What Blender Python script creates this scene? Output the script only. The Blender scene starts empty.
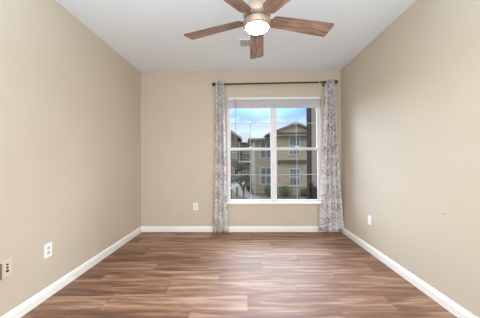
import bpy, bmesh, math, random
from mathutils import Vector, Matrix
random.seed(7)
PI = math.pi
SC = bpy.context.scene
COL = SC.collection

# ------------------------------------------------------------------ camera
D = 3.79          # distance camera -> window wall
XL, XR = -1.763, 1.659
H = 2.74
YB = -1.15        # wall behind the camera
cd = bpy.data.cameras.new('camera')
cd.sensor_width = 36.0
cd.lens = 222.0 / 480.0 * 36.0
cd.clip_start = 0.02
cd.clip_end = 400
cam = bpy.data.objects.new('camera', cd)
COL.objects.link(cam)
M = ((0.9998719, -0.01511635, 0.00526189),
     (0.0151404, 0.99987498, -0.00456062),
     (-0.00519229, 0.0046397, 0.99997576))
cam.matrix_world = Matrix(((M[0][0], M[0][2], -M[0][1], 0),
                           (M[1][0], M[1][2], -M[1][1], 0),
                           (M[2][0], M[2][2], -M[2][1], 1.2231),
                           (0, 0, 0, 1)))
SC.camera = cam

# ------------------------------------------------------------------ world
GLOWS = [((-0.60, 0.75, 0.28), 0.915, 0.99, 9.5), ((0.08, 0.80, 0.60), 0.89, 0.985, 10.0), ((0.62, 0.68, 0.40), 0.90, 0.99, 17.0)]
w = bpy.data.worlds.new('sky')
SC.world = w
w.use_nodes = True
nt = w.node_tree
nt.nodes.clear()
N = nt.nodes.new
L = nt.links.new
out = N('ShaderNodeOutputWorld')
bg = N('ShaderNodeBackground')
tc = N('ShaderNodeTexCoord')
sep = N('ShaderNodeSeparateXYZ')
L(tc.outputs['Generated'], sep.inputs[0])
mr = N('ShaderNodeMapRange')
mr.inputs['From Min'].default_value = 0.0
mr.inputs['From Max'].default_value = 0.5
L(sep.outputs['Z'], mr.inputs['Value'])
cr = N('ShaderNodeValToRGB')
L(mr.outputs[0], cr.inputs[0])
el = cr.color_ramp.elements
el[0].position = 0.0; el[0].color = (0.93, 0.96, 1.0, 1)
el[1].position = 1.0; el[1].color = (0.74, 0.86, 1.0, 1)
e = el.new(0.70); e.color = (0.80, 0.90, 1.0, 1)
e = el.new(0.24); e.color = (0.60, 0.72, 0.84, 1)
e = el.new(0.44); e.color = (0.17, 0.38, 0.78, 1)
mp = N('ShaderNodeMapping'); mp.inputs['Scale'].default_value = (1, 1, 4)
L(tc.outputs['Generated'], mp.inputs[0])
ns = N('ShaderNodeTexNoise'); ns.inputs['Scale'].default_value = 5.0; ns.inputs['Detail'].default_value = 6
L(mp.outputs[0], ns.inputs['Vector'])
cr2 = N('ShaderNodeValToRGB')
cr2.color_ramp.elements[0].position = 0.56; cr2.color_ramp.elements[0].color = (0, 0, 0, 1)
cr2.color_ramp.elements[1].position = 0.85; cr2.color_ramp.elements[1].color = (.8, .8, .8, 1)
L(ns.outputs['Fac'], cr2.inputs[0])
mx = N('ShaderNodeMixRGB')
L(cr2.outputs[0], mx.inputs[0]); L(cr.outputs[0], mx.inputs[1]); mx.inputs[2].default_value = (.98, .99, 1, 1)
L(mx.outputs[0], bg.inputs['Color'])
# sky strength raised higher up, out of view, to add window light
st = N('ShaderNodeMapRange')
st.inputs['From Min'].default_value = 0.27
st.inputs['From Max'].default_value = 0.55
st.inputs['To Min'].default_value = 1.0
st.inputs['To Max'].default_value = 2.6
L(sep.outputs['Z'], st.inputs['Value'])
# added unseen sky glows for window light: low front left, high ahead, front right
acc = st.outputs[0]
for dv, c0, c1, gs in GLOWS:
    dt = N('ShaderNodeVectorMath'); dt.operation = 'DOT_PRODUCT'
    L(tc.outputs['Generated'], dt.inputs[0])
    dt.inputs[1].default_value = Vector(dv).normalized()
    gl = N('ShaderNodeMapRange'); gl.interpolation_type = 'SMOOTHSTEP'
    gl.inputs['From Min'].default_value = c0
    gl.inputs['From Max'].default_value = c1
    gl.inputs['To Max'].default_value = gs
    L(dt.outputs['Value'], gl.inputs['Value'])
    sm = N('ShaderNodeMath'); sm.operation = 'ADD'
    L(acc, sm.inputs[0]); L(gl.outputs[0], sm.inputs[1])
    acc = sm.outputs[0]
L(acc, bg.inputs['Strength'])
L(bg.outputs[0], out.inputs[0])

# ------------------------------------------------------------------ lights
def area(name, loc, target, sx, sy, power, color):
    l = bpy.data.lights.new(name, 'AREA')
    l.shape = 'RECTANGLE'; l.size = sx; l.size_y = sy
    l.energy = power; l.color = color
    o = bpy.data.objects.new(name, l)
    o.location = loc
    d = Vector(target) - Vector(loc)
    o.rotation_euler = d.to_track_quat('-Z', 'Y').to_euler()
    COL.objects.link(o)
    return o
# unseen fill light added on the right to brighten the left wall
area('side_fill', (1.60, -0.35, 1.55), (1.60 - 0.966, -0.35 - 0.26, 1.55), 1.3, 1.6, 27, (0.86, 0.94, 1.0))
# fill panel added behind the camera to light the end wall
area('rear_fill', (0.0, -1.10, 1.35), (0.0, 2.0, 1.35), 3.2, 2.4, 38, (0.92, 0.96, 1.0))
# upward fill light added out of view to brighten the ceiling
area('ceiling_fill', (0.0, 0.05, 2.0), (0.0, 0.05, 3.0), 2.8, 1.6, 64, (0.70, 0.87, 1.0))
# sky portal in the window opening (guides the daylight sampling only)
pl = area('window_portal', (0.525, D + 0.16, 1.4), (0.525, 0, 1.4), 1.6, 1.8, 1, (1, 1, 1))
pl.data.cycles.is_portal = True

vs = SC.view_settings
vs.view_transform = 'Standard'
vs.look = 'None'
vs.gamma = 1.0
vs.exposure = 0.5
vs.use_curve_mapping = False
SC.cycles.use_denoising = True
SC.cycles.max_bounces = 10
SC.cycles.diffuse_bounces = 6
SC.cycles.transparent_max_bounces = 12

# ------------------------------------------------------------------ materials
def srgb(r, g, b):
    f = lambda c: (c / 255.0) / 12.92 if c <= 10 else ((c / 255.0 + 0.055) / 1.055) ** 2.4
    return (f(r), f(g), f(b), 1)

def mat(name, col, rough=0.6, metal=0.0, var=0.0, vscale=8.0, bump=0.0, bscale=60.0, bdist=0.002, spec=0.5, stretch=(1, 1, 1)):
    m = bpy.data.materials.new(name)
    m.use_nodes = True
    t = m.node_tree
    p = t.nodes['Principled BSDF']
    p.inputs['Roughness'].default_value = rough
    p.inputs['Metallic'].default_value = metal
    p.inputs['Specular IOR Level'].default_value = spec
    tcn = t.nodes.new('ShaderNodeTexCoord')
    mpn = t.nodes.new('ShaderNodeMapping')
    mpn.inputs['Scale'].default_value = stretch
    t.links.new(tcn.outputs['Object'], mpn.inputs[0])
    nz = t.nodes.new('ShaderNodeTexNoise')
    nz.inputs['Scale'].default_value = vscale
    nz.inputs['Detail'].default_value = 5
    t.links.new(mpn.outputs[0], nz.inputs['Vector'])
    rp = t.nodes.new('ShaderNodeValToRGB')
    a = 1 - var; b = 1 + var
    rp.color_ramp.elements[0].position = 0.3
    rp.color_ramp.elements[1].position = 0.7
    rp.color_ramp.elements[0].color = (col[0] * a, col[1] * a, col[2] * a, 1)
    rp.color_ramp.elements[1].color = (min(1, col[0] * b), min(1, col[1] * b), min(1, col[2] * b), 1)
    t.links.new(nz.outputs['Fac'], rp.inputs[0])
    t.links.new(rp.outputs[0], p.inputs['Base Color'])
    if bump:
        nb = t.nodes.new('ShaderNodeTexNoise')
        nb.inputs['Scale'].default_value = bscale
        nb.inputs['Detail'].default_value = 3
        t.links.new(mpn.outputs[0], nb.inputs['Vector'])
        bn = t.nodes.new('ShaderNodeBump')
        bn.inputs['Strength'].default_value = bump
        bn.inputs['Distance'].default_value = bdist
        t.links.new(nb.outputs['Fac'], bn.inputs['Height'])
        t.links.new(bn.outputs[0], p.inputs['Normal'])
    return m

M_WALL = mat('wall_paint', srgb(200, 188, 170), 0.55, var=0.015, vscale=3, bump=0.35, bscale=70, bdist=0.003, spec=0.35)
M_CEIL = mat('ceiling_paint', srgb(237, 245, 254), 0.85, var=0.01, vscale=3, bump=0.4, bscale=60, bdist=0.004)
M_TRIM = mat('trim_paint', srgb(238, 237, 232), 0.4, var=0.01)
M_VINYL = mat('window_vinyl', srgb(226, 226, 228), 0.4, var=0.01)
M_GRILLE = mat('grille_grey', srgb(176, 176, 178), 0.5, var=0.01)
M_BLIND = mat('blind_slats', srgb(214, 212, 216), 0.5, var=0.02)
M_WAND = mat('clear_plastic_wand', srgb(150, 152, 158), 0.25, var=0.02)
M_BRONZE = mat('dark_bronze', srgb(74, 58, 50), 0.38, metal=0.7, var=0.1, vscale=30)
M_STEEL = mat('bright_ring', srgb(205, 200, 196), 0.3, metal=0.6, var=0.03)
M_PLATE = mat('plate_white', srgb(240, 240, 238), 0.35, var=0.01)
M_PLATE2 = mat('plate_ivory', srgb(214, 201, 182), 0.4, var=0.02)
M_SLOT = mat('slot_dark', srgb(40, 36, 34), 0.6, var=0.05)
M_BROWNJACK = mat('brown_plastic', srgb(126, 106, 90), 0.5, var=0.1)
M_RECEPT = mat('receptacle_grey', srgb(205, 208, 214), 0.4, var=0.02)
M_NICKEL = mat('brushed_nickel_warm', srgb(166, 145, 128), 0.42, metal=0.35, var=0.05, vscale=20)
M_VENT = mat('vent_paint', srgb(243, 245, 248), 0.5, var=0.01)
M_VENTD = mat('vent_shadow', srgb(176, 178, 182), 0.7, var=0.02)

def wood_blade():
    m = bpy.data.materials.new('blade_wood'); m.use_nodes = True
    t = m.node_tree; p = t.nodes['Principled BSDF']
    tcn = t.nodes.new('ShaderNodeTexCoord'); mpn = t.nodes.new('ShaderNodeMapping')
    mpn.inputs['Scale'].default_value = (3, 38, 3)
    t.links.new(tcn.outputs['Object'], mpn.inputs[0])
    n = t.nodes.new('ShaderNodeTexNoise'); n.inputs['Scale'].default_value = 1.6
    n.inputs['Detail'].default_value = 7; n.inputs['Distortion'].default_value = 0.6
    t.links.new(mpn.outputs[0], n.inputs['Vector'])
    r = t.nodes.new('ShaderNodeValToRGB')
    r.color_ramp.elements[0].position = 0.34; r.color_ramp.elements[0].color = srgb(112, 80, 68)
    r.color_ramp.elements[1].position = 0.68; r.color_ramp.elements[1].color = srgb(192, 158, 140)
    t.links.new(n.outputs['Fac'], r.inputs[0])
    t.links.new(r.outputs[0], p.inputs['Base Color'])
    p.inputs['Roughness'].default_value = 0.33
    p.inputs['Specular IOR Level'].default_value = 0.9
    return m
M_BLADE = wood_blade()
M_BLADE_EDGE = mat('blade_edge', srgb(84, 62, 52), 0.5, var=0.1)

def floor_mat():
    m = bpy.data.materials.new('vinyl_planks'); m.use_nodes = True
    t = m.node_tree; p = t.nodes['Principled BSDF']; lk = t.links.new; nn = t.nodes.new
    def math_(op, a, b=None, c=None):
        n = nn('ShaderNodeMath'); n.operation = op
        for i, v in enumerate((a, b, c)):
            if v is None: continue
            if isinstance(v, (int, float)): n.inputs[i].default_value = v
            else: lk(v, n.inputs[i])
        return n.outputs[0]
    tcn = nn('ShaderNodeTexCoord'); sp = nn('ShaderNodeSeparateXYZ'); lk(tcn.outputs['Object'], sp.inputs[0])
    PW, PLN = 0.212, 1.22
    yr = math_('DIVIDE', math_('SUBTRACT', sp.outputs['Y'], 1.81 - 0.212 * 20), PW)
    row = math_('FLOOR', yr); fy = math_('SUBTRACT', yr, row)
    # row 20 has a seam at x = 0.03
    wn = nn('ShaderNodeTexWhiteNoise'); wn.noise_dimensions = '1D'; lk(row, wn.inputs['W'])
    off = math_('FRACT', math_('MULTIPLY', row, 0.382))
    xr = math_('SUBTRACT', math_('DIVIDE', math_('SUBTRACT', sp.outputs['X'], 0.03), PLN), math_('SUBTRACT', off, (0.382 * 20) % 1))
    pid = math_('FLOOR', xr); fx = math_('SUBTRACT', xr, pid)
    cmb = nn('ShaderNodeCombineXYZ'); lk(row, cmb.inputs[0]); lk(pid, cmb.inputs[1])
    wn2 = nn('ShaderNodeTexWhiteNoise'); wn2.noise_dimensions = '2D'; lk(cmb.outputs[0], wn2.inputs['Vector'])
    # grain, shifted per plank
    gx = math_('ADD', math_('MULTIPLY', sp.outputs['X'], 1.5), math_('MULTIPLY', wn2.outputs['Value'], 37))
    gy = math_('ADD', math_('MULTIPLY', sp.outputs['Y'], 18), math_('MULTIPLY', row, 5.3))
    gc = nn('ShaderNodeCombineXYZ'); lk(gx, gc.inputs[0]); lk(gy, gc.inputs[1])
    g1 = nn('ShaderNodeTexNoise'); g1.inputs['Scale'].default_value = 1.0; g1.inputs['Detail'].default_value = 6
    g1.inputs['Distortion'].default_value = 0.8; lk(gc.outputs[0], g1.inputs['Vector'])
    gx2 = math_('MULTIPLY', gx, 3.0); gy2 = math_('MULTIPLY', gy, 7.0)
    gc2 = nn('ShaderNodeCombineXYZ'); lk(gx2, gc2.inputs[0]); lk(gy2, gc2.inputs[1])
    g2 = nn('ShaderNodeTexNoise'); g2.inputs['Scale'].default_value = 1.0; g2.inputs['Detail'].default_value = 4
    lk(gc2.outputs[0], g2.inputs['Vector'])
    v = math_('ADD', math_('MULTIPLY', g1.outputs['Fac'], 0.78), math_('MULTIPLY', g2.outputs['Fac'], 0.22))
    v = math_('ADD', v, math_('MULTIPLY', math_('SUBTRACT', wn2.outputs['Value'], 0.5), 0.11))
    r = nn('ShaderNodeValToRGB'); lk(v, r.inputs[0])
    e = r.color_ramp.elements
    e[0].position = 0.33; e[0].color = srgb(80, 50, 34)
    e[1].position = 0.70; e[1].color = srgb(178, 146, 122)
    k = e.new(0.50); k.color = srgb(128, 90, 66)
    # seams
    ex = math_('MINIMUM', fx, math_('SUBTRACT', 1.0, fx)); ey = math_('MINIMUM', fy, math_('SUBTRACT', 1.0, fy))
    sx = math_('LESS_THAN', math_('MULTIPLY', ex, PLN), 0.0016); sy = math_('LESS_THAN', math_('MULTIPLY', ey, PW), 0.0014)
    seam = math_('MAXIMUM', sx, sy)
    mxn = nn('ShaderNodeMixRGB'); lk(math_('MULTIPLY', seam, 0.6), mxn.inputs[0]); lk(r.outputs[0], mxn.inputs[1])
    mxn.inputs[2].default_value = srgb(62, 42, 32)
    lk(mxn.outputs[0], p.inputs['Base Color'])
    lk(math_('ADD', 0.48, math_('MULTIPLY', g2.outputs['Fac'], 0.14)), p.inputs['Roughness'])
    p.inputs['Specular IOR Level'].default_value = 0.6
    b = nn('ShaderNodeBump'); b.inputs['Strength'].default_value = 0.25; b.inputs['Distance'].default_value = 0.001
    lk(math_('SUBTRACT', g2.outputs['Fac'], math_('MULTIPLY', seam, 1.5)), b.inputs['Height']); lk(b.outputs[0], p.inputs['Normal'])
    return m
M_FLOOR = floor_mat()

def curtain_mat():
    m = bpy.data.materials.new('medallion_curtain'); m.use_nodes = True
    t = m.node_tree; p = t.nodes['Principled BSDF']; lk = t.links.new; nn = t.nodes.new
    uv = nn('ShaderNodeTexCoord')
    nz = nn('ShaderNodeTexNoise'); nz.inputs['Scale'].default_value = 9; nz.inputs['Detail'].default_value = 2
    lk(uv.outputs['UV'], nz.inputs['Vector'])
    ad = nn('ShaderNodeMixRGB'); ad.blend_type = 'ADD'; ad.inputs[0].default_value = 0.06
    lk(uv.outputs['UV'], ad.inputs[1]); lk(nz.outputs['Color'], ad.inputs[2])
    vo = nn('ShaderNodeTexVoronoi'); vo.voronoi_dimensions = '2D'; vo.inputs['Scale'].default_value = 5.2
    vo.inputs['Randomness'].default_value = 0.55
    lk(ad.outputs[0], vo.inputs['Vector'])
    def math_(op, a, b=None):
        n = nn('ShaderNodeMath'); n.operation = op
        for i, v in enumerate((a, b)):
            if v is None: continue
            if isinstance(v, (int, float)): n.inputs[i].default_value = v
            else: lk(v, n.inputs[i])
        return n.outputs[0]
    rings = math_('GREATER_THAN', math_('SINE', math_('MULTIPLY', vo.outputs['Distance'], 44)), 0.40)
    inside = math_('LESS_THAN', vo.outputs['Distance'], 0.42)
    v2 = nn('ShaderNodeTexVoronoi'); v2.voronoi_dimensions = '2D'; v2.feature = 'DISTANCE_TO_EDGE'; v2.inputs['Scale'].default_value = 11
    lk(ad.outputs[0], v2.inputs['Vector'])
    leaf = math_('LESS_THAN', v2.outputs['Distance'], 0.05)
    v = math_('MAXIMUM', math_('MULTIPLY', rings, inside), leaf)
    wear = nn('ShaderNodeTexNoise'); wear.inputs['Scale'].default_value = 6; wear.inputs['Detail'].default_value = 3
    lk(uv.outputs['UV'], wear.inputs['Vector'])
    wr = nn('ShaderNodeMapRange'); wr.inputs['From Min'].default_value = 0.35; wr.inputs['From Max'].default_value = 0.6
    lk(wear.outputs['Fac'], wr.inputs['Value'])
    v = math_('MULTIPLY', v, math_('ADD', 0.35, math_('MULTIPLY', wr.outputs[0], 0.65)))
    r = nn('ShaderNodeValToRGB'); lk(v, r.inputs[0])
    r.color_ramp.elements[0].position = 0.0; r.color_ramp.elements[0].color = srgb(248, 246, 247)
    r.color_ramp.elements[1].position = 1.0; r.color_ramp.elements[1].color = srgb(176, 157, 152)
    lk(r.outputs[0], p.inputs['Base Color'])
    p.inputs['Roughness'].default_value = 0.8
    tr = nn('ShaderNodeBsdfTranslucent'); lk(r.outputs[0], tr.inputs['Color'])
    ms = nn('ShaderNodeMixShader'); ms.inputs[0].default_value = 0.35
    o = t.nodes['Material Output']
    lk(p.outputs[0], ms.inputs[1]); lk(tr.outputs[0], ms.inputs[2]); lk(ms.outputs[0], o.inputs[0])
    return m
M_CURT = curtain_mat()

def glass_mat():
    m = bpy.data.materials.new('window_glass'); m.use_nodes = True
    t = m.node_tree; t.nodes.remove(t.nodes['Principled BSDF']); lk = t.links.new; nn = t.nodes.new
    a = nn('ShaderNodeBsdfTransparent'); a.inputs[0].default_value = (0.97, 0.98, 0.98, 1)
    g = nn('ShaderNodeBsdfGlossy'); g.inputs['Roughness'].default_value = 0.02
    f = nn('ShaderNodeFresnel'); f.inputs[0].default_value = 1.13
    ms = nn('ShaderNodeMixShader'); lk(f.outputs[0], ms.inputs[0]); lk(a.outputs[0], ms.inputs[1]); lk(g.outputs[0], ms.inputs[2])
    lk(ms.outputs[0], t.nodes['Material Output'].inputs[0])
    return m
M_GLASS = glass_mat()

def emit(name, col, s):
    m = bpy.data.materials.new(name); m.use_nodes = True
    p = m.node_tree.nodes['Principled BSDF']
    p.inputs['Base Color'].default_value = (.8, .8, .8, 1)
    p.inputs['Emission Color'].default_value = col
    p.inputs['Emission Strength'].default_value = s
    return m
M_LAMP = emit('lamp_diffuser', (1, 0.96, 0.91, 1), 185)

def siding_mat(name, c1, c2, pitch=0.16):
    m = mat(name, c1, 0.8, var=0.08, vscale=1.5, spec=0.2)
    t = m.node_tree; lk = t.links.new; nn = t.nodes.new; p = t.nodes['Principled BSDF']
    br = nn('ShaderNodeTexBrick'); br.inputs['Scale'].default_value = 1.0
    br.inputs['Brick Width'].default_value = 0.6; br.inputs['Row Height'].default_value = pitch
    br.inputs['Mortar Size'].default_value = 0.012
    br.inputs['Color1'].default_value = c1; br.inputs['Color2'].default_value = c2
    br.inputs['Mortar'].default_value = (c2[0] * .75, c2[1] * .75, c2[2] * .75, 1)
    tcn = nn('ShaderNodeTexCoord'); sp = nn('ShaderNodeSeparateXYZ'); cb = nn('ShaderNodeCombineXYZ')
    lk(tcn.outputs['Object'], sp.inputs[0])
    ad = nn('ShaderNodeMath'); ad.operation = 'ADD'; lk(sp.outputs[0], ad.inputs[0]); lk(sp.outputs[1], ad.inputs[1])
    lk(ad.outputs[0], cb.inputs[0]); lk(sp.outputs[2], cb.inputs[1]); lk(cb.outputs[0], br.inputs['Vector'])
    lk(br.outputs['Color'], p.inputs['Base Color'])
    return m
M_STONE = siding_mat('facade_stone', srgb(158, 142, 122), srgb(144, 128, 109))
M_STONE2 = siding_mat('facade_stone_dull', srgb(120, 107, 93), srgb(106, 95, 83))
M_STUCCO = mat('near_stucco', srgb(124, 112, 97), 0.9, var=0.08, vscale=6, bump=0.5, bscale=40, bdist=0.01)
M_STUCCO_TAN = mat('gable_stucco', srgb(180, 165, 142), 0.9, var=0.05, vscale=3)
M_ROOF = mat('roof_shingle', srgb(134, 132, 132), 0.9, var=0.14, vscale=9, stretch=(1, 1, 4))
M_FASCIA = mat('fascia_dark', srgb(104, 96, 90), 0.7, var=0.05)
M_CANOPY = mat('canopy_dark', srgb(70, 58, 54), 0.7, var=0.06)
M_EXTWIN = mat('ext_window_trim', srgb(164, 158, 148), 0.6, var=0.03)
M_EXTGLASS = mat('ext_window_glass', srgb(96, 98, 102), 0.12, var=0.25, vscale=2.0)
M_BROWN = mat('dark_brown_metal_and_shade', srgb(50, 43, 39), 1.0, var=0.1, spec=0.05)  # also colours the shaded side of the near wing
M_LAWN = mat('lawn', srgb(78, 76, 50), 0.95, var=0.25, vscale=3, bump=1, bscale=40, bdist=0.03)
M_MULCH = mat('mulch', srgb(98, 82, 70), 0.95, var=0.25, vscale=14, bump=1, bscale=30, bdist=0.03)
M_PATH = mat('concrete_path', srgb(108, 98, 90), 0.9, var=0.06, vscale=4)
M_BARK = mat('bark', srgb(66, 54, 46), 0.9, var=0.2, vscale=10)
M_LEAF = mat('shrub_leaf', srgb(76, 78, 56), 0.7, var=0.35, vscale=4)
M_LEAF2 = mat('tree_leaf', srgb(84, 76, 62), 0.7, var=0.3, vscale=4)
M_RAILW = mat('pale_rail', srgb(206, 200, 188), 0.6, var=0.03)

# ------------------------------------------------------------------ mesh helpers
def obj(name, bm, m, parent=None, smooth=False, bevel=0.0, loc=None, rot=None):
    me = bpy.data.meshes.new(name)
    bmesh.ops.recalc_face_normals(bm, faces=bm.faces[:])
    bm.to_mesh(me); bm.free()
    if smooth:
        for q in me.polygons: q.use_smooth = True
    me.materials.append(m)
    o = bpy.data.objects.new(name, me)
    COL.objects.link(o)
    if parent is not None: o.parent = parent
    if loc is not None: o.location = loc
    if rot is not None: o.rotation_euler = rot
    if bevel:
        b = o.modifiers.new('bevel', 'BEVEL'); b.width = bevel; b.segments = 2; b.limit_method = 'ANGLE'
    return o
def bx(bm, a, b):
    x0, y0, z0 = a; x1, y1, z1 = b
    v = [bm.verts.new(c) for c in ((x0, y0, z0), (x1, y0, z0), (x1, y1, z0), (x0, y1, z0), (x0, y0, z1), (x1, y0, z1), (x1, y1, z1), (x0, y1, z1))]
    for f in ((0, 3, 2, 1), (4, 5, 6, 7), (0, 1, 5, 4), (1, 2, 6, 5), (2, 3, 7, 6), (3, 0, 4, 7)):
        bm.faces.new([v[i] for i in f])
def box(name, a, b, m, parent=None, bevel=0.0, **k):
    bm = bmesh.new(); bx(bm, a, b); return obj(name, bm, m, parent, bevel=bevel, **k)
def prism(bm, pts, vec):
    a = [bm.verts.new(p) for p in pts]; b = [bm.verts.new(Vector(p) + Vector(vec)) for p in pts]
    n = len(pts)
    bm.faces.new(a); bm.faces.new(b[::-1])
    for i in range(n): bm.faces.new((a[i], b[i], b[(i + 1) % n], a[(i + 1) % n]))
def lathe(bm, prof, axis=(0, 0, 1), org=(0, 0, 0), seg=32):
    ax = Vector(axis).normalized(); q = Vector((0, 0, 1)).rotation_difference(ax); org = Vector(org)
    rings = []
    for r, z in prof:
        if r < 1e-6: rings.append([bm.verts.new(org + q @ Vector((0, 0, z)))])
        else: rings.append([bm.verts.new(org + q @ Vector((r * math.cos(2 * PI * i / seg), r * math.sin(2 * PI * i / seg), z))) for i in range(seg)])
    for A, B in zip(rings, rings[1:]):
        for i in range(seg):
            j = (i + 1) % seg
            if len(A) == 1 and len(B) == 1: continue
            if len(A) == 1: bm.faces.new((A[0], B[i], B[j]))
            elif len(B) == 1: bm.faces.new((A[i], B[0], A[j]))
            else: bm.faces.new((A[i], B[i], B[j], A[j]))
def tube(bm, p0, p1, r0, r1=None, seg=12):
    r1 = r0 if r1 is None else r1
    p0 = Vector(p0); p1 = Vector(p1); Ln = (p1 - p0).length
    lathe(bm, [(0, 0), (r0, 0), (r1, Ln), (0, Ln)], p1 - p0, p0, seg)
def torus(bm, c, axis, R, r, su=24, sv=8):
    q = Vector((0, 0, 1)).rotation_difference(Vector(axis).normalized()); c = Vector(c)
    g = [[bm.verts.new(c + q @ Vector(((R + r * math.cos(b)) * math.cos(a), (R + r * math.cos(b)) * math.sin(a), r * math.sin(b)))) for b in [2 * PI * j / sv for j in range(sv)]] for a in [2 * PI * i / su for i in range(su)]]
    for i in range(su):
        for j in range(sv):
            bm.faces.new((g[i][j], g[(i + 1) % su][j], g[(i + 1) % su][(j + 1) % sv], g[i][(j + 1) % sv]))
def thing(name, label, cat, loc=(0, 0, 0), group=None, rotz=0):
    o = bpy.data.objects.new(name, None); COL.objects.link(o)
    o.location = loc; o.rotation_euler = (0, 0, rotz); o.empty_display_size = 0.1
    o['label'] = label; o['category'] = cat
    if group: o['group'] = group
    return o
def tag(o, label, cat, group=None, kind=None):
    o['label'] = label; o['category'] = cat
    if group: o['group'] = group
    if kind: o['kind'] = kind
    return o
def struct(o, label=None, cat=None):
    o['kind'] = 'structure'
    if label: o['label'] = label
    if cat: o['category'] = cat
    return o

# ------------------------------------------------------------------ room shell
T = 0.15
WX0, WX1, WZ0, WZ1 = -0.277, 1.334, 0.482, 2.298
struct(box('floor', (XL, YB, -0.1), (XR, D, 0), M_FLOOR), 'brown wood-look vinyl plank floor running across the room', 'floor')
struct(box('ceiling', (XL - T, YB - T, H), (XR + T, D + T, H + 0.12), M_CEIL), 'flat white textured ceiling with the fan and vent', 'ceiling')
struct(box('wall_left', (XL - T, YB, -0.1), (XL, D, H), M_WALL), 'plain tan wall on the left with two outlet plates', 'wall')
struct(box('wall_right', (XR, YB, -0.1), (XR + T, D, H), M_WALL), 'plain tan wall on the right lit by the window', 'wall')
bm = bmesh.new()
bx(bm, (XL - T, D, -0.1), (WX0, D + T, H)); bx(bm, (WX1, D, -0.1), (XR + T, D + T, H))
bx(bm, (WX0, D, -0.1), (WX1, D + T, WZ0)); bx(bm, (WX0, D, WZ1), (WX1, D + T, H))
bmesh.ops.remove_doubles(bm, verts=bm.verts, dist=1e-5)
struct(obj('wall_back', bm, M_WALL), 'tan end wall around the window', 'wall')
struct(box('wall_front', (XL - T, YB - T, -0.1), (XR + T, YB, H), M_WALL), 'tan wall opposite the window', 'wall')

def baseboard(name, p0, p1, nrm, label):
    p0 = Vector(p0); p1 = Vector(p1); n = Vector(nrm)
    prof = [(0, 0), (0.015, 0), (0.015, 0.062), (0.012, 0.072), (0.009, 0.086), (0.004, 0.093), (0, 0.094)]
    bm = bmesh.new()
    prism(bm, [p0 + n * a + Vector((0, 0, z)) for a, z in prof], p1 - p0)
    return struct(obj(name, bm, M_TRIM), label, 'baseboard')
baseboard('baseboard_left', (XL, YB, 0), (XL, D, 0), (1, 0, 0), 'white baseboard along the left wall')
baseboard('baseboard_right', (XR, YB, 0), (XR, D, 0), (-1, 0, 0), 'white baseboard along the right wall')
baseboard('baseboard_back', (XL, D, 0), (XR, D, 0), (0, -1, 0), 'white baseboard under the window')

# ------------------------------------------------------------------ window
def frame_bm(x0, x1, z0, z1, y0, y1, t):
    bm = bmesh.new()
    bx(bm, (x0, y0, z0), (x0 + t, y1, z1)); bx(bm, (x1 - t, y0, z0), (x1, y1, z1))
    bx(bm, (x0 + t, y0, z0), (x1 - t, y1, z0 + t)); bx(bm, (x0 + t, y0, z1 - t), (x1 - t, y1, z1))
    return bm
bm = frame_bm(WX0, WX1, WZ0 + 0.0, WZ1, D + 0.045, D + 0.115, 0.028)
win = obj('window_1', bm, M_VINYL, bevel=0.003)
struct(win, 'white vinyl twin window with divided panes and raised blind', 'window')
box('mullion', (0.500, D + 0.035, WZ0 + 0.028), (0.550, D + 0.112, WZ1 - 0.028), M_VINYL, win, bevel=0.004)
sill = box('window_sill', (WX0 - 0.01, D - 0.022, WZ0 - 0.012), (WX1 + 0.012, D + 0.05, WZ0 + 0.018), M_TRIM, win, bevel=0.004)
for (a, b) in ((WX0 + 0.028, 0.500), (0.550, WX1 - 0.028)):
    for up in (False, True):
        z0, z1 = (1.389, WZ1 - 0.028) if up else (WZ0 + 0.028, 1.434)
        y0, y1 = (D + 0.080, D + 0.108) if up else (D + 0.050, D + 0.078)
        s = obj('upper_sash' if up else 'lower_sash', frame_bm(a, b, z0, z1, y0, y1, 0.026 if not up else 0.03), M_VINYL, win, bevel=0.002)
        ym = (y0 + y1) / 2
        box('glass_pane', (a + 0.02, ym - 0.002, z0 + 0.02), (b - 0.02, ym + 0.002, z1 - 0.02), M_GLASS, s)
        g = bmesh.new()
        xm = (a + b) / 2; zm = 1.862 if up else 0.968
        bx(g, (xm - 0.0045, ym + 0.003, z0 + 0.02), (xm + 0.0045, ym + 0.009, z1 - 0.02))
        bx(g, (a + 0.02, ym + 0.0035, zm - 0.0045), (b - 0.02, ym + 0.0085, zm + 0.0045))
        obj('grille', g, M_GRILLE, s)
    lk = box('sash_lock', ((a + b) / 2 - 0.03, D + 0.045, 1.432), ((a + b) / 2 + 0.03, D + 0.072, 1.446), M_VINYL, win, bevel=0.003)

# raised blind
bl = thing('window_blind', 'white horizontal slat blind raised and stacked at the top of the window', 'blind', (0.525, D + 0.02, WZ1))
def lbox(name, a, b, m, parent, bevel=0.0):
    L0 = parent.matrix_world.translation if parent.parent is None else None
    o = parent.location
    return box(name, tuple(a[i] - o[i] for i in range(3)), tuple(b[i] - o[i] for i in range(3)), m, parent, bevel=bevel)
lbox('headrail', (WX0 + 0.012, D - 0.006, WZ1 - 0.048), (WX1 - 0.012, D + 0.040, WZ1 - 0.003), M_VINYL, bl, 0.003)
nsl = 22
for i in range(nsl):
    z = WZ1 - 0.056 - i * 0.0052
    dx = random.uniform(-0.002, 0.002)
    lbox('slat', (WX0 + 0.018 + dx, D - 0.004, z - 0.0036), (WX1 - 0.018 + dx, D + 0.042, z), M_BLIND, bl)
zb = WZ1 - 0.056 - nsl * 0.0052
lbox('bottom_rail', (WX0 + 0.018, D - 0.002, zb - 0.018), (WX1 - 0.018, D + 0.040, zb - 0.001), M_BLIND, bl, 0.003)
for x in (0.115, 0.525, 0.93):
    lbox('ladder_tape', (x - 0.006, D - 0.008, zb - 0.012), (x + 0.006, D - 0.0065, WZ1 - 0.05), M_RECEPT, bl)
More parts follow.
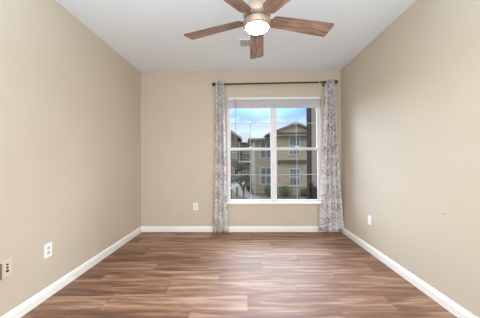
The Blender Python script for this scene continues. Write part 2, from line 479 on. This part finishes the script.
bm = bmesh.new(); tube(bm, (-0.133 - 0.525, -0.036, -0.03), (-0.130 - 0.525, -0.036, -0.80), 0.0042, seg=8)
obj('tilt_wand', bm, M_WAND, bl, smooth=True)

# ------------------------------------------------------------------ curtain rod and curtains
RY = D - 0.09
def rodz(x): return 2.497 + (x + 0.493) * 0.0103 - 0.006
rod = thing('curtain_rod', 'dark bronze curtain rod with ball finials above the window', 'curtain rod', (0.525, RY, rodz(0.525)))
def loc_(p, o): return tuple(p[i] - o.location[i] for i in range(3))
bm = bmesh.new(); tube(bm, loc_((-0.450, RY, rodz(-0.450)), rod), loc_((1.36, RY, rodz(1.36)), rod), 0.0125, seg=20); obj('outer_tube', bm, M_BRONZE, rod, smooth=False)
bm = bmesh.new(); tube(bm, loc_((1.30, RY, rodz(1.30)), rod), loc_((1.505, RY, rodz(1.505)), rod), 0.0105, seg=20); obj('inner_tube', bm, M_BRONZE, rod)
bm = bmesh.new(); lathe(bm, [(0.0130, 0), (0.0145, 0.002), (0.0145, 0.014), (0.0130, 0.016)], (1, 0, 0), loc_((1.262, RY, rodz(1.262)), rod), 20); obj('rod_ring', bm, M_STEEL, rod)['label'] = 'bright ring on the rod'
for sx, x in ((-1, -0.450), (1, 1.505)):
    bm = bmesh.new()
    prof = [(0, 0), (0.015, 0), (0.016, 0.008), (0.010, 0.012), (0.010, 0.018)]
    prof += [(0.029 * math.sin(a), 0.045 - 0.029 * math.cos(a)) for a in [0.35 + (PI - 0.35) * i / 12 for i in range(13)]]
    prof[-1] = (0, prof[-1][1])
    lathe(bm, prof, (sx, 0, 0), loc_((x - sx * 0.004, RY, rodz(x)), rod), 24)
    obj('finial', bm, M_BRONZE, rod, smooth=True)
for x in (-0.395, 1.372):
    bm = bmesh.new()
    z = rodz(x)
    tube(bm, loc_((x, RY + 0.010, z - 0.018), rod), loc_((x, D - 0.004, z - 0.018), rod), 0.007)
    tube(bm, loc_((x, D - 0.006, z - 0.018), rod), loc_((x, D, z - 0.018), rod), 0.024, seg=20)
    torus(bm, loc_((x, RY, z), rod), (1, 0, 0), 0.0165, 0.0045)
    obj('bracket', bm, M_BRONZE, rod)

def curtain(name, label, top, bot, ztop, zbot, nf, ph, group, seed, drift):
    rnd = random.Random(seed)
    cx = (top[0] + top[1]) / 2
    t = thing(name, label, 'curtain', (cx, RY, zbot), group)
    nu, nv = nf * 14, 70
    bm = bmesh.new(); uvl = bm.loops.layers.uv.new('UV')
    g = []; uvs = {}
    a1, a2, a3 = [rnd.uniform(0, 6) for _ in range(3)]
    for j in range(nv + 1):
        s = j / nv                                   # 0 top 1 bottom
        z = ztop + (zbot - ztop) * s
        k = s ** 1.35
        x0 = top[0] + (bot[0] - top[0]) * k; x1 = top[1] + (bot[1] - top[1]) * k
        A = 0.034 + 0.018 * min(1, s * 2.5)
        row = []
        for i in range(nu + 1):
            q = i / nu
            qq = q + s * 0.020 * math.sin(2 * PI * q * 1.7 + a1) + 0.012 * s * math.sin(6 * s + a2 + q * 9)
            qq = min(1, max(0, qq)) if 0 < i < nu else q
            x = x0 + (x1 - x0) * qq + 0.004 * s * math.sin(8 * s + a3)
            am = A * (1 - 0.28 * s * (0.5 + 0.5 * math.sin(2 * PI * q * 1.3 + a2)))
            fx = 2 * PI * nf * q + ph
            y = am * math.sin(fx + drift * s) + 0.004 * s * math.sin(9 * s + 5 * q + a1)
            x += 0.006 * s * math.sin(2 * fx + 1.0)
            zz = z + (0.004 * math.sin(fx * 1.0) if j == 0 else 0) + (0.008 * math.sin(fx * 0.5 + a1) if j == nv else 0)
            v = bm.verts.new((x - cx, min(y, 0.068), zz - zbot)); row.append(v)
            uvs[v] = (q * nf * 0.12 + seed * 3.3, z)
        g.append(row)
    for j in range(nv):
        for i in range(nu):
            f = bm.faces.new((g[j][i], g[j][i + 1], g[j + 1][i + 1], g[j + 1][i]))
            for lp in f.loops: lp[uvl].uv = uvs[lp.vert]
    o = obj('fabric_panel', bm, M_CURT, t, smooth=True)
    sd = o.modifiers.new('thick', 'SOLIDIFY'); sd.thickness = 0.0018
    for i in range(2 * nf):
        q = ((i + 0.0) * PI - ph) / (2 * PI * nf)
        if q <= 0.02: continue
        if q >= 0.98: continue
        x = top[0] + (top[1] - top[0]) * q
        b2 = bmesh.new(); torus(b2, (x - cx, 0, rodz(x) - zbot), (1, 0.25 * (-1) ** i, 0), 0.021, 0.0035, 20, 6)
        obj('grommet', b2, M_STEEL, t, smooth=True)
    return t
curtain('curtain', 'pale curtain with taupe medallion print, gathered at left end of rod', (-0.467, -0.315), (-0.532, -0.262), 2.548, 0.018, 3, 0.6, 'medallion print curtains at the window', 1, 0.5)
curtain('curtain', 'pale curtain with taupe medallion print, gathered at right end beside right wall', (1.362, 1.520), (1.235, 1.650), 2.556, 0.040, 4, 0.3, 'medallion print curtains at the window', 2, -0.6)

# ------------------------------------------------------------------ outlets and plates
def outlet(loc, rotz, label):
    t = thing('wall_outlet', label, 'outlet', loc, 'white outlets and plates on the walls', rotz)
    # local: plate faces +y... built facing -y, centred on the origin
    pw, ph, th = 0.040, 0.062, 0.006
    bm = bmesh.new(); bx(bm, (-pw, -th, -ph), (pw, 0, ph)); obj('plate', bm, M_PLATE, t, bevel=0.003)
    for s in (-1, 1):
        bm = bmesh.new()
        n = 20; pts = []
        for i in range(n):
            a = 2 * PI * i / n
            pts.append((0.0168 * math.cos(a), -th - 0.0015, s * 0.0205 + max(-0.0135, min(0.0135, 0.0168 * math.sin(a)))))
        prism(bm, pts, (0, 0.003, 0))
        r = obj('receptacle', bm, M_RECEPT, t)
        b2 = bmesh.new()
        for dx in (-0.0062, 0.0062): bx(b2, (dx - 0.0012, -th - 0.0022, s * 0.0205 - 0.001), (dx + 0.0012, -th - 0.0012, s * 0.0205 + 0.008))
        bx(b2, (-0.0022, -th - 0.0022, s * 0.0205 - 0.009), (0.0022, -th - 0.0012, s * 0.0205 - 0.005))
        obj('slot', b2, M_SLOT, r)
    bm = bmesh.new(); lathe(bm, [(0, 0), (0.003, 0), (0.0025, 0.0012), (0, 0.0015)], (0, -1, 0), (0, -th, 0), 12); obj('screw', bm, M_PLATE, t, smooth=True)
    return t
outlet((-0.819, D, 0.431), 0, 'white duplex outlet on the end wall left of the window')
outlet((XL, 1.975, 0.420), PI / 2, 'white duplex outlet on the left wall')
# blank plate on the right wall
t = thing('wall_plate', 'plain white wall plate on the right wall near the curtain', 'wall plate', (XR, 2.952, 0.424), 'white outlets and plates on the walls', -PI / 2)
bm = bmesh.new(); bx(bm, (-0.038, -0.006, -0.060), (0.038, 0, 0.060)); obj('plate', bm, M_PLATE, t, bevel=0.003)
bm = bmesh.new(); bx(bm, (-0.0165, -0.0085, -0.033), (0.0165, -0.005, 0.033)); obj('cover_insert', bm, M_PLATE, t, bevel=0.001)
for s in (-1, 1):
    bm = bmesh.new(); lathe(bm, [(0, 0), (0.003, 0), (0.0025, 0.0012), (0, 0.0015)], (0, -1, 0), (0, -0.006, s * 0.048), 12); obj('screw', bm, M_RECEPT, t, smooth=True)
# ivory jack plate at the left picture edge
t = thing('jack_plate', 'ivory wall plate with three small dark jacks on the left wall', 'wall plate', (XL, 1.622, 0.428), None, PI / 2)
bm = bmesh.new(); bx(bm, (-0.042, -0.006, -0.062), (0.042, 0, 0.062)); obj('plate', bm, M_PLATE2, t, bevel=0.003)
for z, r in ((0.028, 0.0045), (0.005, 0.0045), (-0.020, 0.0065)):
    bm = bmesh.new(); lathe(bm, [(0, 0.001), (r, 0.001), (r + 0.002, 0.004), (r + 0.003, 0)], (0, -1, 0), (0.004, -0.006, z), 16); obj('jack', bm, M_SLOT, t)
bm = bmesh.new(); bx(bm, (-0.085, -0.024, -0.058), (-0.046, 0, 0.058))
o = obj('junction_box', bm, M_BROWNJACK, None, bevel=0.004, loc=(XL, 1.622, 0.428), rot=(0, 0, PI / 2))
tag(o, 'small brown box on the left wall beside the ivory jack plate', 'wall box')
bm = bmesh.new(); lathe(bm, [(0, 0), (0.006, 0), (0.006, 0.003), (0.002, 0.004), (0.002, 0.02), (0.004, 0.021), (0, 0.023)], (-1, 0, 0), (0, 0, 0), 12)
tag(obj('wall_nail', bm, mat('nail_tan', srgb(196, 164, 146), 0.5), None, smooth=True, loc=(XR, 1.866, 0.77)), 'tiny pinkish screw left in the right wall', 'nail')

# ------------------------------------------------------------------ ceiling vent
v = thing('ceiling_vent', 'white rectangular air vent in the ceiling behind the fan', 'vent', (0.113, 2.87, H))
bm = frame_bm(-0.165, 0.165, -0.10, 0.10, -0.008, 0.0, 0.022)
bmesh.ops.rotate(bm, verts=bm.verts, cent=(0, 0, 0), matrix=Matrix.Rotation(-PI / 2, 3, 'X'))
for q in bm.verts: q.co.z = -abs(q.co.z)
obj('vent_frame', bm, M_VENT, v, bevel=0.002)
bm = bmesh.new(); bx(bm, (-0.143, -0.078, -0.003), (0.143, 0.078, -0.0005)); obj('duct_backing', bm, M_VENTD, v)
for k in range(9):
    y = -0.068 + k * 0.017
    bm = bmesh.new(); prism(bm, [(-0.143, y - 0.005, -0.012), (-0.143, y - 0.0035, -0.012), (-0.143, y + 0.006, -0.003), (-0.143, y + 0.0045, -0.003)], (0.286, 0, 0))
    obj('louver', bm, M_VENT, v)
for x in (-0.05, 0.05):
    bm = bmesh.new(); bx(bm, (x - 0.002, -0.078, -0.013), (x + 0.002, 0.078, -0.009)); obj('louver_bar', bm, M_VENT, v)

# ------------------------------------------------------------------ ceiling fan
FX, FY, FZ = 0.113, 1.75, 2.332
fan = thing('ceiling_fan', 'five-blade wooden ceiling fan with round glowing light under a warm nickel housing', 'ceiling fan', (FX, FY, FZ))
bm = bmesh.new(); lathe(bm, [(0, H - FZ), (0.070, H - FZ), (0.072, H - FZ - 0.02), (0.055, H - FZ - 0.055), (0.02, H - FZ - 0.065), (0, H - FZ - 0.065)]); obj('ceiling_canopy', bm, M_NICKEL, fan, smooth=True)
bm = bmesh.new(); tube(bm, (0, 0, 0.10), (0, 0, H - FZ - 0.05), 0.012, seg=16); obj('downrod', bm, M_NICKEL, fan)
bm = bmesh.new(); lathe(bm, [(0, 0.125), (0.03, 0.125), (0.05, 0.112), (0.085, 0.098), (0.106, 0.075), (0.108, 0.030), (0.096, 0.012), (0.080, 0.006), (0.0, 0.006)], seg=48)
obj('motor_housing', bm, M_NICKEL, fan, smooth=True)
bm = bmesh.new(); lathe(bm, [(0.0, 0.004), (0.075, 0.004), (0.080, -0.012), (0.108, -0.022), (0.108, -0.030), (0.108, -0.060), (0.103, -0.068), (0.089, -0.070), (0.0875, -0.066), (0.0875, -0.050), (0, -0.050)], seg=48)
obj('light_fitting', bm, M_NICKEL, fan, smooth=True)
bm = bmesh.new(); lathe(bm, [(0.0, -0.0505), (0.087, -0.0505), (0.087, -0.069)] + [(0.087 * math.cos(a), -0.069 - 0.014 * math.sin(a)) for a in [PI / 2 * i / 8 for i in range(1, 8)]] + [(0, -0.083)], seg=48)
obj('light_diffuser', bm, M_LAMP, fan, smooth=True)['label'] = 'glowing white round diffuser'
def blade_bm():
    # along +x, root at r=.125, tip .66; rounded corners
    r0, r1, w0, w1, c = 0.125, 0.655, 0.056, 0.073, 0.022
    pts = []
    def arc(cx, cy, a0, a1, r):
        for i in range(7):
            a = a0 + (a1 - a0) * i / 6; pts.append((cx + r * math.cos(a), cy + r * math.sin(a), 0))
    arc(r1 - c, w1 - c, PI / 2, 0, c); arc(r1 - c, -w1 + c, 0, -PI / 2, c)
    arc(r0 + 0.03, -w0 + 0.03, -PI / 2, -PI, 0.03); arc(r0 + 0.03, w0 - 0.03, PI, PI / 2, 0.03)
    bm = bmesh.new(); prism(bm, [(p[0], p[1], -0.0035) for p in pts], (0, 0, 0.007)); return bm
bme = bpy.data.meshes.new('blade'); b = blade_bm(); bmesh.ops.recalc_face_normals(b, faces=b.faces[:]); b.to_mesh(bme); b.free()
bme.materials.append(M_BLADE); bme.materials.append(M_BLADE_EDGE)
for q in bme.polygons:
    if abs(q.normal.z) < 0.5: q.material_index = 1
b = bmesh.new()
prism(b, [(0.070, -0.020, 0.004), (0.070, 0.020, 0.004), (0.125, 0.016, 0.004), (0.160, 0.034, 0.004), (0.195, 0.030, 0.004), (0.195, -0.030, 0.004), (0.160, -0.034, 0.004), (0.125, -0.016, 0.004)], (0, 0, 0.005))
bmesh.ops.recalc_face_normals(b, faces=b.faces[:])
ime = bpy.data.meshes.new('blade_arm'); b.to_mesh(ime); b.free(); ime.materials.append(M_NICKEL)
for k in range(5):
    a = -0.060 + k * 2 * PI / 5 + PI / 2
    o = bpy.data.objects.new('blade', bme); COL.objects.link(o); o.parent = fan
    # pitch: the counter-clockwise edge hangs lower
    o.rotation_euler = Matrix.Rotation(a, 3, 'Z').to_euler()
    o.matrix_local = Matrix.Rotation(a, 4, 'Z') @ Matrix.Rotation(math.radians(-12), 4, 'X')
    i = bpy.data.objects.new('blade_arm', ime); COL.objects.link(i); i.parent = o

# ------------------------------------------------------------------ outside
GZ = -1.85
g = box('lawn', (-40, D + 1.0, GZ - 0.4), (40, 90, GZ), M_LAWN)
struct(g, 'lawn and earth outside the window', 'ground')
def strip(name, pts, wd, z, m):
    bm = bmesh.new(); Lp = []; 
    for i, p in enumerate(pts):
        a = Vector(pts[max(0, i - 1)]); c = Vector(pts[min(len(pts) - 1, i + 1)]); d = (c - a).normalized(); n = Vector((-d.y, d.x))
        Lp.append((Vector(p) + n * wd / 2, Vector(p) - n * wd / 2))
    for (a, b_), (c, d) in zip(Lp, Lp[1:]):
        q = [(a.x, a.y), (b_.x, b_.y), (d.x, d.y), (c.x, c.y)]
        lo = [bm.verts.new((x, y, z - 0.06)) for x, y in q]; hi = [bm.verts.new((x, y, z)) for x, y in q]
        bm.faces.new(lo[::-1]); bm.faces.new(hi)
        for i in range(4): bm.faces.new((lo[i], lo[(i + 1) % 4], hi[(i + 1) % 4], hi[i]))
    return obj(name, bm, m)
struct(strip('path', [(9, 15.6), (5, 15.7), (3, 15.9), (1.8, 16.5), (0.9, 17.7), (0.15, 19.5), (-0.35, 22), (-0.7, 26), (-1.2, 30)], 1.3, GZ + 0.03, M_PATH), 'pale concrete path curving past the building opposite', 'path')
struct(box('mulch_bed', (1.6, 17.2, GZ - 0.05), (9, 19, GZ + 0.05), M_MULCH), 'brown mulch bed at the foot of the building opposite', 'ground')

def ext_window(parent, x0, x1, z0, z1, y, cols, rows, name='facade_window'):
    bm = frame_bm(x0 - 0.05, x1 + 0.05, z0 - 0.05, z1 + 0.05, y - 0.06, y + 0.02, 0.08)
    zc = (z0 + z1) / 2
    f = obj(name, bm, M_EXTWIN, parent)
    box('pane', (x0 + 0.02, y - 0.02, z0 + 0.02), (x1 - 0.02, y + 0.01, z1 - 0.02), M_EXTGLASS, f)
    bm = bmesh.new()
    for i in range(1, cols): 
        xx = x0 + (x1 - x0) * i / cols; ww = 0.04 if (cols == 2 and rows == 2) else 0.014
        bx(bm, (xx - ww, y - 0.045, z0), (xx + ww, y - 0.021, z1))
    for j in range(1, rows):
        zz = z0 + (z1 - z0) * j / rows; ww = 0.04 if j * 2 == rows else 0.012
        bx(bm, (x0, y - 0.05, zz - ww), (x1, y - 0.021, zz + ww))
    obj('window_bars', bm, M_EXTWIN, f)
    return f

A = thing('apartment_building', 'tan stone apartment building with grey gabled roof and dark awning band', 'building')
# gabled wing: front plane y=19
box('gable_wing_wall', (2.65, 19, GZ - 0.1), (8.0, 27, 3.45), M_STONE, A)
bm = bmesh.new(); prism(bm, [(2.65, 19.02, 3.55), (6.1, 19.02, 3.55), (4.38, 19.02, 4.22)], (0, 0.2, 0)); obj('gable_face', bm, M_STUCCO_TAN, A)
bm = bmesh.new()
prism(bm, [(1.9, 18.45, 3.38), (4.38, 18.45, 4.36), (6.9, 18.45, 3.36), (6.9, 18.45, 3.24), (4.38, 18.45, 4.20), (1.9, 18.45, 3.26)], (0, 0.6, 0))
obj('gable_trim', bm, M_FASCIA, A)
bm = bmesh.new()
prism(bm, [(1.9, 19.05, 3.40), (4.38, 19.05, 4.38), (6.9, 19.05, 3.38), (6.9, 19.05, 3.34), (4.38, 19.05, 4.30), (1.9, 19.05, 3.36)], (0, 7, 0))
obj('gable_roof', bm, M_ROOF, A)
bm = bmesh.new(); prism(bm, [(2.55, 19.0, 3.50), (2.55, 18.55, 3.28), (2.55, 18.55, 3.20), (2.55, 19.0, 3.20)], (4.6, 0, 0)); obj('pent_roof', bm, M_FASCIA, A)
bm = bmesh.new(); prism(bm, [(2.93, 19.0, 1.20), (2.93, 18.75, 1.20), (2.93, 18.75, 0.97), (2.93, 19.0, 0.97)], (2.45, 0, 0)); obj('awning_band', bm, M_CANOPY, A)
ext_window(A, 3.93, 4.78, 1.66, 3.14, 19, 3, 2)
ext_window(A, 3.93, 4.78, -0.95, 0.46, 19, 3, 2)
# hipped wing: front plane y=20.3
box('hip_wing_wall', (0.95, 20.3, GZ - 0.1), (2.66, 27, 3.3), M_STONE, A)
bm = bmesh.new()
vv = [bm.verts.new(c) for c in ((0.45, 19.8, 3.12), (3.4, 19.8, 3.20), (3.4, 28, 3.20), (0.45, 28, 3.12), (2.5, 22.6, 4.45), (2.5, 24.5, 4.6))]
bm.faces.new((vv[0], vv[1], vv[4])); bm.faces.new((vv[0], vv[4], vv[5], vv[3])); bm.faces.new((vv[1], vv[2], vv[5], vv[4])); bm.faces.new((vv[3], vv[5], vv[2])); bm.faces.new((vv[0], vv[3], vv[2], vv[1]))
obj('hip_roof', bm, M_ROOF, A)
box('eave_fascia', (0.45, 19.74, 2.98), (2.7, 19.86, 3.16), M_FASCIA, A)
ext_window(A, 1.58, 2.55, -0.98, 0.52, 20.3, 2, 2)
ext_window(A, 1.58, 2.55, 1.42, 2.92, 20.3, 2, 2)
bm = bmesh.new(); tube(bm, (1.05, 20.22, GZ), (1.05, 20.22, 3.1), 0.05); obj('downspout', bm, M_EXTWIN, A)
box('stone_ledge', (2.6, 18.93, -1.05), (8.0, 19.0, -1.12 + 0.14), M_EXTWIN, A)

# farther building at left
B = thing('apartment_building', 'brownish apartment block with balconies far left beyond the trees', 'building')
box('wall', (-6, 31, GZ - 0.1), (-0.75, 38, 4.6), M_STONE2, B)
bm = bmesh.new(); prism(bm, [(-4.0, 30.4, 3.9), (-1.75, 30.4, 5.45), (-0.2, 30.4, 4.35), (-0.2, 30.4, 4.1), (-1.75, 30.4, 5.1), (-4.0, 30.4, 3.6)], (0, 8, 0)); obj('gable_roof', bm, M_ROOF, B)
bm = bmesh.new(); prism(bm, [(-3.6, 30.9, 4.0), (-1.75, 30.9, 5.1), (-0.75, 30.9, 4.4), (-0.75, 30.9, 4.0)], (0, 0.3, 0)); obj('gable_face', bm, M_STONE2, B)
box('side_wall', (-0.75, 34, GZ - 0.1), (1.6, 40, 4.0), M_STONE2, B)
bm = bmesh.new()
vv = [bm.verts.new(c) for c in ((-1.0, 33.3, 3.9), (1.7, 33.3, 3.8), (1.7, 41, 3.8), (-1.0, 41, 3.9), (-0.6, 36.5, 5.75), (1.0, 36.5, 5.75))]
bm.faces.new((vv[0], vv[1], vv[5], vv[4])); bm.faces.new((vv[1], vv[2], vv[5])); bm.faces.new((vv[2], vv[3], vv[4], vv[5])); bm.faces.new((vv[3], vv[0], vv[4])); bm.faces.new((vv[0], vv[3], vv[2], vv[1]))
obj('side_roof', bm, M_ROOF, B)
for z in (0.9, 3.0 - 5.0):
    if z < GZ: continue
    s = box('balcony_slab', (-0.70, 31.2, z), (1.3, 34.0, z + 0.2), M_EXTWIN, B)
    bm = bmesh.new()
    for i in range(14): xx = -0.66 + i * 0.148; bx(bm, (xx, 31.25, z + 0.2), (xx + 0.03, 31.29, z + 1.15))
    bx(bm, (-0.7, 31.22, z + 1.12), (1.3, 31.32, z + 1.2)); obj('balcony_railing', bm, M_BROWN, s)
for x in (-0.62, 1.18):
    box('balcony_post', (x, 31.25, GZ), (x + 0.14, 31.40, 3.85), M_EXTWIN, B)
for (x0, x1) in ((-1.55, -1.0), (-2.6, -2.1), (0.0, 0.9)):
    for z0 in (-1.2, 1.5):
        ext_window(B, x0, x1, z0, z0 + 1.5, 31 if x1 < 0 else 34, 2, 2)

# projecting wing close on the right
C_ = thing('building_wing', 'near tan stucco wing rising at the right edge of the window view', 'building')
box('wall', (2.14, 7.0, GZ - 0.1), (6.5, 7.38, 3.3), M_STUCCO, C_)
box('shade_strip', (2.10, 6.99, GZ), (2.14, 7.39, 3.3), M_BROWN, C_)  # dark strip standing in for shade on the wing's left side
box('parapet_cap', (2.06, 6.95, 3.3), (6.5, 7.43, 3.36), M_BROWN, C_)
R_ = thing('patio_railing', 'dark brown picket patio railing standing in front of the near right wing', 'railing', (2.1, 6.2, GZ))
def rb(name, a, b_): return box(name, tuple(a[i] - (2.1, 6.2, GZ)[i] for i in range(3)), tuple(b_[i] - (2.1, 6.2, GZ)[i] for i in range(3)), M_BROWN, R_)
rb('post', (2.02, 6.86, GZ), (2.13, 6.97, 0.52)); rb('post', (2.05, 5.0, GZ), (2.15, 5.1, 0.50))
rb('top_rail', (2.06, 5.1, 0.38), (2.14, 6.86, 0.43)); rb('bottom_rail', (2.07, 5.1, -0.60), (2.13, 6.86, -0.55))
for i in range(34):
    y = 5.13 + i * 0.051
    rb('picket', (2.085, y, -0.55), (2.115, y + 0.034, 0.38))
rb('base_wall', (2.06, 5.1, GZ), (2.14, 6.86, -0.62))

# handrail by the path
Hh = thing('handrail', 'pale horizontal handrail on dark posts beside the path', 'handrail', (-0.22, 19, GZ))
bm = bmesh.new(); prism(bm, [(-1.0, -2.0, 0.75), (-1.0, -2.0, 0.9), (-1.0, -1.85, 0.9), (-1.0, -1.85, 0.75)], (1.35, 4.0, 0.06)); obj('rail', bm, M_RAILW, Hh)
for f in (0.12, 0.45, 0.85):
    bm = bmesh.new(); bx(bm, (-1.0 + 1.35 * f, -2 + 4 * f + 0.03, 0), (-0.88 + 1.35 * f, -1.88 + 4 * f + 0.03, 0.78)); obj('post', bm, M_BARK, Hh)

# planting
def leaves(bm, c, rx, ry, rz, n, s, rnd):
    for _ in range(n):
        while True:
            p = Vector((rnd.uniform(-1, 1), rnd.uniform(-1, 1), rnd.uniform(-1, 1)))
            if 0.35 < p.length < 1: break
        p = Vector((c[0] + p.x * rx, c[1] + p.y * ry, c[2] + p.z * rz))
        d = Vector((rnd.uniform(-1, 1), rnd.uniform(-1, 1), rnd.uniform(-1, 1))).normalized(); e = d.orthogonal().normalized()
        k = s * rnd.uniform(0.6, 1.3)
        bm.faces.new([bm.verts.new(q) for q in (p - d * k, p + e * k * .45, p + d * k, p - e * k * .45)])
def shrub(x, y, r, h, label, seed):
    rnd = random.Random(seed)
    t = thing('shrub', label, 'shrub', (x, y, GZ), 'shrubs by the path outside')
    bm = bmesh.new()
    for k in range(9):
        a = rnd.uniform(0, 2 * PI); tube(bm, (0, 0, 0), (r * .7 * math.cos(a), r * .7 * math.sin(a), h * rnd.uniform(.6, .95)), 0.02, 0.006, 5)
    obj('stems', bm, M_BARK, t)
    bm = bmesh.new(); leaves(bm, (0, 0, h * 0.55), r, r, h * 0.48, 900, 0.055, rnd)
    obj('foliage', bm, M_LEAF, t)
shrub(0.50, 21.4, 0.36, 1.4, 'tall dark green shrub at the left corner of the stone building', 11)
shrub(2.15, 18.3, 0.50, 1.05, 'rounded green shrub under the lower left facade window', 12)
shrub(3.45, 18.2, 0.62, 0.95, 'low wide shrub under the awning band of the gabled wing', 13)
shrub(5.1, 18.4, 0.45, 0.7, 'small low shrub near the dark shade strip', 14)

def tree(x, y, h, label, seed, r=0.11, spread=1.0, nleaf=10):
    rnd = random.Random(seed)
    t = thing('tree', label, 'tree', (x, y, GZ), 'trees left of the path outside')
    tb = bmesh.new(); lb = bmesh.new()
    def grow(p, d, ln, rr, lev):
        q = p + d * ln
        tube(tb, p, q, rr, rr * .7, 6 if lev < 2 else 4)
        if lev >= 4:
            leaves(lb, q, .22, .22, .22, nleaf, 0.05, rnd); return
        for _ in range(3 if lev else 4):
            nd = (d + Vector((rnd.uniform(-1, 1), rnd.uniform(-1, 1), rnd.uniform(-.35, .7))) * .75 * spread).normalized()
            grow(p + d * ln * rnd.uniform(.65, 1), nd, ln * rnd.uniform(.6, .78), rr * .62, lev + 1)
    grow(Vector((0, 0, 0)), Vector((0.03, 0, 1)), h * .33, r, 0)
    obj('trunk', tb, M_BARK, t); obj('foliage', lb, M_LEAF2, t)
tree(0.0, 15.6, 2.9, 'small twiggy brown tree just left of the stone building', 21, 0.05, 0.9, 7)
tree(-1.25, 20.5, 4.0, 'dark trunked tree at the left edge of the window view', 22, 0.12, 1.0, 9)
